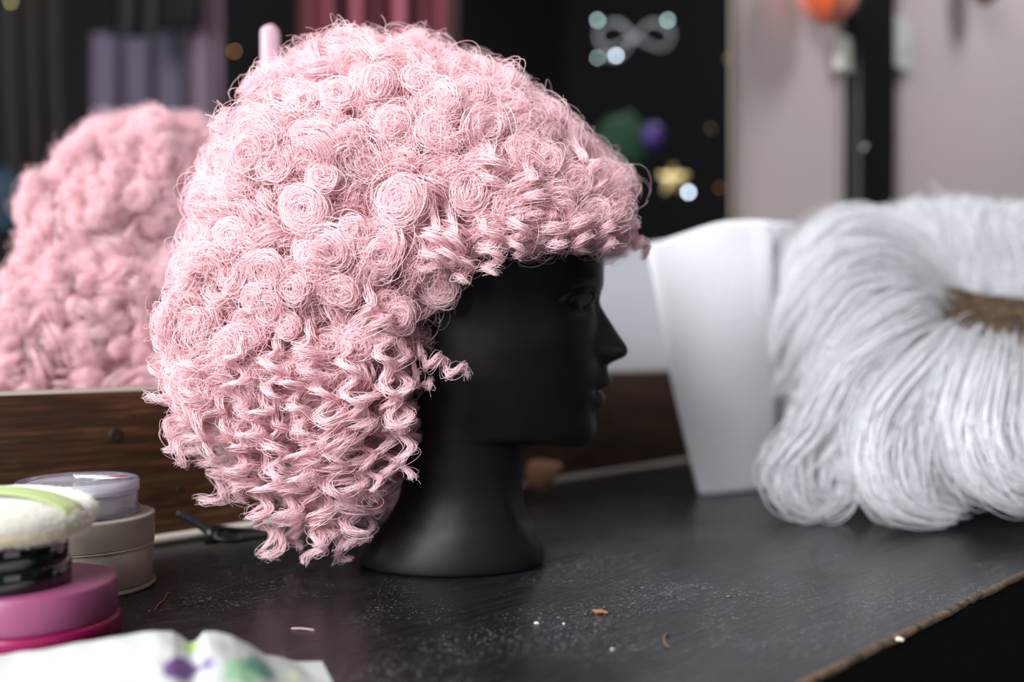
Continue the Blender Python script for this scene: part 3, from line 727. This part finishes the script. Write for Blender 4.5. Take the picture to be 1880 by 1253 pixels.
for _ in range(26):
    k = 300; t = rng.uniform(0, 2*PI, k); zz = rng.uniform(.001, .024, k); pr = np.array([(q[0], q[2]) for q in prof]); r = np.where(zz > .0085, np.interp(zz, pr[:, 1], pr[:, 0]), RP-.0015-.5*(.0085-zz))
    base_ = np.stack([cq.x+r*np.cos(t), cq.y+r*np.sin(t), cq.z+zz], 1); dr = np.stack([np.cos(t), np.sin(t), (zz-.010)*60], 1)+rng.normal(0, .4, (k, 3))
    P = np.stack([base_-dr*.0005, base_+dr*.0007, base_+dr*.0014+rng.normal(0, .0003, (k, 3))], 1); H.add(P, np.full((k, 3), .00006))
H.build('puff_fuzz', mat('fuzz', (.85,.80,.70), .9), PF)['kind'] = 'stuff'
# green satin ribbon across the top
rows = []
zprof = np.array([(q[0], q[2]) for q in prof][::-1])
for s in np.linspace(-1, 1, 60):
    row = []
    for w_ in np.linspace(-1, 1, 8):
        x = s*(RP+.0002); y = -.020 + .008*s + w_*.0088*(1-.15*s) ; r = min(math.hypot(x, y), RP)
        z = np.interp(r, zprof[:, 0], zprof[:, 1]) + .0006 + .0020*math.exp(-((s-.1)/.6)**2)
        if math.hypot(x, y) > RP: x *= RP/math.hypot(x, y)
        row.append((cq.x+x, cq.y+y, cq.z+z))
    rows.append(row)
rb = grid_mesh('green_ribbon', rows, mat('green_satin', (.42,.52,.22), .45), PF); rb.modifiers.new('t','SOLIDIFY').thickness = .0006

# ------------------------------------------------------------------ flowered pouch in the foreground
M_cloth = mat('flower_cloth', (.45,.46,.45), .8)
outl = [(-260,1262),(-120,1248),(0,1226),(80,1211),(150,1196),(220,1181),(290,1171),(318,1173),(336,1186),(352,1200),(366,1190),(378,1172),(400,1174),(430,1184),(465,1203),(500,1230),(540,1247),(575,1262),(620,1275)]
ox = np.array([a for a, _ in outl], float); oy = np.array([b_ for _, b_ in outl], float)
rows = []
dist = np.concatenate([np.linspace(.555,.515,10), np.linspace(.508,.36,26)])
for jd, d in enumerate(dist):
    row = []
    for px in np.linspace(-260, 620, 200):
        X = (px-CX)/F*.505; z_top = (CY-np.interp(px, ox, oy))/F*.505
        if d > .505:
            t = (d-.505)/.05; z = TZ+.001+(z_top-TZ-.001)*math.sqrt(max(0, 1-t*t))
        else:
            t = (.505-d)/.145; z = z_top - (z_top-TZ-.001)*max(0, t)**2.2 - .002*math.sin(t*9+px*.01)*t
        z += .0012*noise.noise(Vector((px*.02, d*60, 0)))
        row.append((X+(d-.505)*-.35, d, max(z, TZ+.0012)))
    rows.append(row)
PCH = grid_mesh('flowered_pouch', rows, M_cloth)
tag(PCH, 'white cloth pouch with purple flowers and green leaves at the near edge', 'pouch')
N, L, b = nodes(M_cloth)
def spot(c_, rad, col, prev, fac=1.0, nsc=60, amt=.01):
    tc = N.new('ShaderNodeTexCoord'); nn = N.new('ShaderNodeTexNoise'); nn.inputs['Scale'].default_value = nsc
    L.new(tc.outputs['Object'], nn.inputs['Vector'])
    sb = N.new('ShaderNodeVectorMath'); sb.operation = 'SUBTRACT'; sb.inputs[1].default_value = (.5,.5,.5); L.new(nn.outputs['Color'], sb.inputs[0])
    ml = N.new('ShaderNodeVectorMath'); ml.operation = 'MULTIPLY_ADD'; ml.inputs[1].default_value = (amt*2,)*3; L.new(sb.outputs[0], ml.inputs[0]); L.new(tc.outputs['Object'], ml.inputs[2])
    dv = N.new('ShaderNodeVectorMath'); dv.operation = 'SUBTRACT'; dv.inputs[1].default_value = tuple(c_); L.new(ml.outputs[0], dv.inputs[0])
    sc_ = N.new('ShaderNodeVectorMath'); sc_.operation = 'MULTIPLY'; sc_.inputs[1].default_value = (1/rad[0], 1/rad[1], 1/rad[2]); L.new(dv.outputs[0], sc_.inputs[0])
    le = N.new('ShaderNodeVectorMath'); le.operation = 'LENGTH'; L.new(sc_.outputs[0], le.inputs[0])
    mk = ramp(N, L, le.outputs['Value'], [(.85,(fac,)*3),(1.0,(0,0,0))])
    return mixc(N, L, mk, prev, col)
colr = (.45,.465,.45)
bpy.context.view_layer.update()
def PW(px, py, *_):
    h, p, n_, f_ = PCH.ray_cast(Vector((0,0,0)), Vector(((px-CX)/F, 1, (CY-py)/F)).normalized()); return p if h else W(px, py, .5)
colr = spot(PW(333,1228,.497), (.0085,.018,.0095), (.10,.045,.16), colr, 1, 80, .003)
colr = spot(PW(378,1222,.497), (.0055,.012,.0025), (.13,.09,.22), colr, .9, 80, .003)
colr = spot(PW(350,1192,.502), (.005,.012,.004), (.35,.50,.12), colr, 1, 80, .003)
colr = spot(PW(448,1228,.497), (.0095,.02,.011), (.18,.42,.20), colr, .8, 200, .008)
colr = spot(PW(478,1226,.50), (.009,.02,.007), (.02,.20,.13), colr, .8, 200, .006)
colr = spot(PW(85,1245,.50), (.008,.012,.003), (.60,.55,.75), colr, .6, 100, .004)
colr = spot(PW(530,1246,.50), (.006,.02,.003), (.55,.62,.42), colr, .7, 100, .004)
L.new(colr, b.inputs['Base Color'])

# ------------------------------------------------------------------ paper towel roll and its loose sheet
M_paper = mat('paper_towel', (.90,.90,.93), .9); N, L, b = nodes(M_paper)
vor = N.new('ShaderNodeTexVoronoi'); vor.inputs['Scale'].default_value = 160; L.new(coord(N, L, (1,1,1)), vor.inputs[0]); bump(N, L, b, vor.outputs[0], .45, .0012)
PT = empty('paper_towel_roll', W(1400, 880, 1.27)); PT.location.z = TZ
tag(PT, 'white embossed paper towel roll with a loose outer sheet, standing before the mirror', 'paper towel')
bot = [(1345,0,1.50),(1318,0,1.40),(1296,0,1.28),(1285,0,1.20),(1283,.0,1.165),(1300,.0,1.160),(1345,.0,1.175),(1395,.0,1.20),(1432,.0,1.235),(1426,0,1.26),(1418,0,1.285),(1440,0,1.29),(1466,0,1.33),(1450,0,1.36)]
top = [(1320,433,1.46),(1270,442,1.36),(1222,452,1.25),(1196,456,1.17),(1188,452,1.14),(1245,432,1.145),(1318,409,1.16),(1375,404,1.18),(1418,406,1.20),(1406,410,1.23),(1398,412,1.26),(1426,408,1.27),(1460,410,1.31),(1448,414,1.34)]
bt_ = catmull([tuple(Vector(((p[0]-CX)/F*p[2], p[2], TZ+.0006))) for p in bot], 110); tp_ = catmull([tuple(W(*p)) for p in top], 110)
rows = []
for t in np.linspace(0, 1, 60):
    row = bt_*(1-t) + tp_*t
    bul = math.sin(PI*t)
    row = row + np.outer(np.sin(np.linspace(0, PI, 110)), np.array([-.003,-.006,0]))*bul
    row[:, 0] += -.010*math.sin(PI*min(1, t*1.2))*np.linspace(1, 0, 110)*.25
    if t < .12: row[:, 0] += .004*(1-t/.12)*np.linspace(0, 1, 110)*0
    rows.append(row)
sh = grid_mesh('loose_sheet', rows, M_paper, PT); sh.modifiers.new('t','SOLIDIFY').thickness = .0012
cr = W(1392, 800, 1.40); cr.z = TZ+.0008
lathe('roll', [(.020,0),(.047,0),(.048,.001),(.048,.275),(.047,.277),(.020,.277),(.0195,.275),(.0195,.001)], M_paper, cr, PT, cap=False)
# ------------------------------------------------------------------ white wig lying on the table
WW = empty('white_wig', Vector(((1700-CX)/F*1.1, 1.1, TZ)))
tag(WW, 'long wavy white wig with a brown inner cap, lying on the table at the right', 'wig')
G = [ # guides, photo px and distance, ordered round the opening
 [(1740,540,1.22),(1690,470,1.22),(1640,415,1.22),(1590,405,1.22),(1530,430,1.22),(1490,480,1.22)],
 [(1730,545,1.20),(1650,470,1.17),(1560,420,1.15),(1480,440,1.14),(1430,510,1.14),(1405,600,1.14)],
 [(1722,556,1.17),(1630,500,1.12),(1530,490,1.09),(1450,550,1.08),(1410,640,1.08),(1400,720,1.09)],
 [(1722,566,1.15),(1630,540,1.08),(1530,560,1.05),(1470,640,1.04),(1440,700,1.05),(1400,722,1.07)],
 [(1728,580,1.14),(1640,580,1.06),(1550,640,1.02),(1500,710,1.00),(1470,730,1.00),(1420,735,1.03)],
 [(1735,592,1.13),(1640,620,1.04),(1540,690,1.00),(1490,780,.99),(1440,840,.99),(1450,900,.99),(1500,925,1.00),(1545,895,1.0),(1530,855,1.0),(1495,850,1.0)],
 [(1745,600,1.12),(1650,660,1.02),(1560,750,.98),(1520,840,.97),(1530,910,.97),(1590,930,.99)],
 [(1752,608,1.11),(1680,680,1.00),(1610,770,.96),(1595,850,.945),(1625,915,.94),(1690,945,.945),(1752,948,.955)],
 [(1770,615,1.10),(1700,700,.99),(1650,790,.96),(1650,870,.95),(1690,920,.95),(1740,925,.96)],
 [(1790,622,1.09),(1740,700,.98),(1710,790,.96),(1720,870,.96),(1760,920,.97)],
 [(1810,630,1.08),(1785,700,.96),(1765,790,.93),(1790,870,.92),(1850,915,.92),(1920,920,.94)],
 [(1840,640,1.08),(1815,700,.96),(1800,790,.93),(1830,860,.92),(1890,890,.92),(1960,880,.94)],
 [(1870,648,1.08),(1860,720,.97),(1850,800,.94),(1870,880,.94),(1900,940,.95)],
 [(1910,655,1.09),(1915,730,.99),(1900,810,.96),(1890,880,.96),(1860,950,.96)],
 [(1960,655,1.10),(1990,740,1.00),(1990,830,.98),(1980,900,.98),(1940,950,.98)]]
NP = 40
GG = [catmull([tuple(W(*p)) for p in g_], NP) for g_ in G]
Hw = Hair()
def wclump(base_, ns, bw, Hh, sr=.0005):
    T = np.gradient(base_, axis=0); s = np.linspace(0, 1, NP)
    o1 = rng.normal(0, 1, (ns, 3)); wv_ = rng.uniform(0, 2*PI, (ns, 1, 3))
    wid = bw*(.35+1.0*np.sin(PI*np.clip(s*.95+.05, 0, 1))**.7)*(1-.35*s)
    P = base_[None] + o1[:, None, :]*wid[None, :, None] + .0012*np.sin(2*PI*1.5*s[None, :, None]+wv_)*s[None, :, None]
    cut = rng.uniform(.80, 1.0, ns)
    for i in range(ns):
        idx = np.linspace(0, (NP-1)*cut[i], NP); 
        P[i] = np.stack([np.interp(idx, np.arange(NP), P[i, :, k]) for k in range(3)], 1)
    Hh.add(P, sr*(1-.5*s**4)[None, :]*rng.uniform(.7, 1.3, (ns, 1)))
for k in range(170):
    g_ = rng.uniform(0, len(GG)-1.001); i = int(g_); t = g_-i
    t = t*t*(3-2*t)
    base_ = GG[i]*(1-t)+GG[i+1]*t
    layer = rng.random()**1.3
    s = np.linspace(0, 1, NP)[:, None]
    base_ = base_ + np.array([.014,0,0])*s + np.array([.25,.97,-.1])*(.045*layer)*np.minimum(1, s*3+.2) + rng.normal(0, .008, 3)*s + rng.normal(0, .005, 3) + np.outer(np.sin(2*PI*(s[:, 0]*rng.uniform(.8, 1.6)+rng.random()))*s[:, 0], rng.normal(0, .006, 3))
    L_ = rng.uniform(.62, 1.0); idx = np.linspace(0, (NP-1)*L_, NP); base_ = np.stack([np.interp(idx, np.arange(NP), base_[:, q]) for q in range(3)], 1)
    wclump(base_, 95, rng.uniform(.004, .011), Hw, .00036)
Hw.build('long_hair', M_white, WW)
# top part: hair standing up behind the opening
Hu = Hair()
for k in range(80):
    x0 = rng.uniform(1715, 1960); d0 = 1.25+rng.normal(0, .02); lean = (x0-1800)*.35+rng.normal(0, 22)
    g_ = [(x0, 545+rng.normal(0, 6), d0), (x0+lean*.3-10, 490, d0+.01), (x0+lean*.8-20+rng.normal(0, 8), 430, d0+.01), (x0+lean-30+rng.normal(0, 14), rng.uniform(375, 405), d0+.02), (x0+lean-10+rng.normal(0, 25), rng.uniform(385, 450), d0+.06)]
    wclump(catmull([tuple(W(*p)) for p in g_], NP), 70, rng.uniform(.004, .013), Hu, .00036)
Hu.build('upswept_hair', M_white, WW)
# named locks the photo shows apart
for nm, g_, bw in (('curled_lock', G[5], .0085), ('hooked_lock', G[7], .0080), ('looped_lock', G[10], .0095), ('looped_lock', G[11], .0080)):
    Hh = Hair(); b0 = catmull([tuple(W(*p)) for p in g_], NP) - np.array([0,.012,0])
    wclump(b0, 170, bw, Hh); Hh.build(nm, M_white, WW)
bm = bmesh.new(); bmesh.ops.create_icosphere(bm, subdivisions=5, radius=1)
cw = W(1800, 770, 1.17)
for v in bm.verts:
    k = 1+.10*noise.noise(v.co*2.5); q = v.co*k
    v.co = cw + Vector((q.x*.145, q.y*.085, q.z*.085))
    v.co.z = max(v.co.z, TZ+.004)
bm_obj('hair_mass', bm, M_whitemass, WW)
# cap opening
M_cap = mat('brown_net', (.15,.085,.035), .9); N, L, b = nodes(M_cap)
L.new(ramp(N, L, nz(N, L, coord(N, L, (1,1,3)), 70, 5, .7), [(.35,(.02,.010,.004)),(.55,(.085,.048,.020)),(.75,(.22,.14,.07))]), b.inputs['Base Color'])
bump(N, L, b, nz(N, L, coord(N, L, (1,1,3)), 90, 5, .7), .9, .006)
up_e = [(1716,540,1.165),(1735,532,1.16),(1765,536,1.155),(1800,545,1.15),(1840,548,1.15),(1890,556,1.15),(1960,575,1.15)]
lo_e = [(1718,556,1.10),(1736,578,1.085),(1768,600,1.075),(1805,620,1.065),(1845,632,1.06),(1895,642,1.06),(1960,645,1.06)]
ue_, le_ = catmull([tuple(W(*p)) for p in up_e], 60), catmull([tuple(W(*p)) for p in lo_e], 60)
rows = []
for t in np.linspace(0, 1, 30):
    row = ue_*(1-t)+le_*t; row = row + np.array([0,.0,-.004])*math.sin(PI*t)
    row = row + np.array([[0, -.002, .0030*noise.noise(Vector((q[0]*120, t*7, 0)))] for q in row]); rows.append(row)
cp_ = grid_mesh('inner_cap', rows, M_cap, WW); cp_.modifiers.new('t','SOLIDIFY').thickness = .003

# ------------------------------------------------------------------ small things on the table
def on_table(px, py): d = -TZ*F/(py-CY); return Vector(((px-CX)/F*d, d, TZ))
# black hair clamp
ca = on_table(395, 1000)
CL = empty('hair_clamp', ca); tag(CL, 'black plastic hair clamp lying on the table by the wooden board', 'hair clamp')
M_clip = mat('clip_black', (.008,.009,.009), .35)
def wt(px, py, d): return W(px, py, d)
tube('handle', [wt(327,944,.86), wt(350,955,.86), wt(378,972,.86), wt(400,985,.86)], lambda s: .0048-.0012*math.sin(PI*s), M_clip, CL, 14, 30)
tube('jaw', [wt(385,985,.86), wt(420,992,.86), wt(455,990,.87), wt(500,984,.88)], lambda s: .0055-.0028*s, M_clip, CL, 14, 30, .7)
tube('jaw', [wt(380,975,.875), wt(410,972,.885), wt(450,974,.895), wt(500,972,.90)], lambda s: .0050-.0026*s, M_clip, CL, 14, 30, .7)
tube('hinge', [wt(388,966,.862), wt(388,1000,.858)], .0058, M_clip, CL, 14)
# tan sponge behind the neck
sp_ = on_table(975, 905); sp_.y += 0
prof = catmull([(.0004,0,0),(.012,0,.003),(.018,0,.012),(.0165,0,.022),(.010,0,.036),(.0045,0,.046),(.0004,0,.050)], 36)
SPG = lathe('makeup_sponge', [(q[0], q[2]) for q in prof], mat('sponge_peach', (.50,.25,.15), .7), (0,0,0))
SPG.location = W(968, 868, 1.17); SPG.location.z = TZ+.0155; SPG.rotation_euler = (0, math.radians(68), math.radians(-28))
SPG.location.z = TZ+.018
tag(SPG, 'peach teardrop makeup sponge lying behind the mannequin neck', 'sponge')
# debris
def crumb(name, px, py, r, m, label, cat, el=(1,1,.5), rot=0, seed=0):
    p = on_table(px, py); bm = bmesh.new(); bmesh.ops.create_icosphere(bm, subdivisions=3, radius=r)
    for v in bm.verts:
        q = v.co*(1+.5*noise.noise(v.co*(2/r)+Vector((seed,0,0)))); x, y = q.x*el[0], q.y*el[1]
        v.co = Vector((x*math.cos(rot)-y*math.sin(rot), x*math.sin(rot)+y*math.cos(rot), max(0, q.z*el[2]+r*el[2]*.9)))
    o = bm_obj(name, bm, m); o.location = p; return tag(o, label, cat)
M_leaf = mat('dry_leaf', (.20,.10,.05), .8); M_crumb = mat('white_crumb', (.7,.7,.72), .8)
crumb('dry_leaf_scrap', 1102, 1127, .0035, M_leaf, 'curled brown leaf scrap on the table in front of the neck base', 'leaf scrap', (1.6,.5,.4), -.4, 1)
crumb('paint_fleck', 985, 1146, .0011, M_crumb, 'white fleck on the table, left of the pair below the leaf scrap', 'fleck', (1.4,1,.5), 0, 2)
crumb('paint_fleck', 1035, 1147, .0008, M_crumb, 'tiny white fleck on the table, right of the pair below the leaf scrap', 'fleck', (1,1,.6), 0, 3)
crumb('paint_fleck', 1124, 1194, .0008, M_crumb, 'tiny white fleck on the table left of the curved hair snippet', 'fleck', (1,1,.6), 0, 4)
crumb('paint_fleck', 1652, 1178, .0020, mat('cream_crumb', (.62,.55,.42), .8), 'cream crumb at the chipped front edge of the table', 'fleck', (1.2,1,.6), 0, 5)
crumb('bark_crumb', 1338, 1097, .0012, M_leaf, 'tiny brown crumb on the table in front of the paper towel', 'crumb', (1.4,.8,.5), 0, 6)
def snip(pts, rad, m, label, cat='hair snippet', name='hair_snippet'):
    return tag(tube(name, [on_table(*p)+Vector((0,0,rad+.0001+.0006*(k % 2))) for k, p in enumerate(pts)], rad, m, None, 6, 24), label, cat)
M_snip = mat('snippet_auburn', (.35,.12,.08), .6); M_snipp = mat('snippet_pink', (.55,.36,.38), .5)
snip([(283,1124),(292,1112),(301,1103),(306,1094),(312,1090)], .0004, M_snip, 'wavy auburn hair snippet on the table beside the frosted jar')
snip([(535,1156),(556,1158),(577,1159)], .0004, M_snipp, 'straight pale pink hair snippet on the table in front of the wig')
snip([(1226,1165),(1220,1175),(1221,1185),(1226,1192)], .0006, M_leaf, 'short curved brown hair snippet on the table')

# ------------------------------------------------------------------ camera
cam = bpy.data.cameras.new('camera'); co = bpy.data.objects.new('camera', cam); COL.objects.link(co)
co.location = (0,0,0); co.rotation_euler = (PI/2, 0, 0)
cam.sensor_width = 36; cam.lens = 35.0; cam.clip_start = .02
cam.dof.use_dof = True; cam.dof.focus_distance = .695; cam.dof.aperture_fstop = 2.2
sc = bpy.context.scene; sc.camera = co
sc.view_settings.view_transform = 'Standard'; sc.view_settings.look = 'None'; sc.view_settings.gamma = 1; sc.view_settings.exposure = -0.05
sc.cycles.max_bounces = 7; sc.cycles.diffuse_bounces = 4; sc.cycles.glossy_bounces = 3; sc.cycles.transmission_bounces = 6
sc.cycles.use_denoising = True; sc.cycles.adaptive_threshold = .04
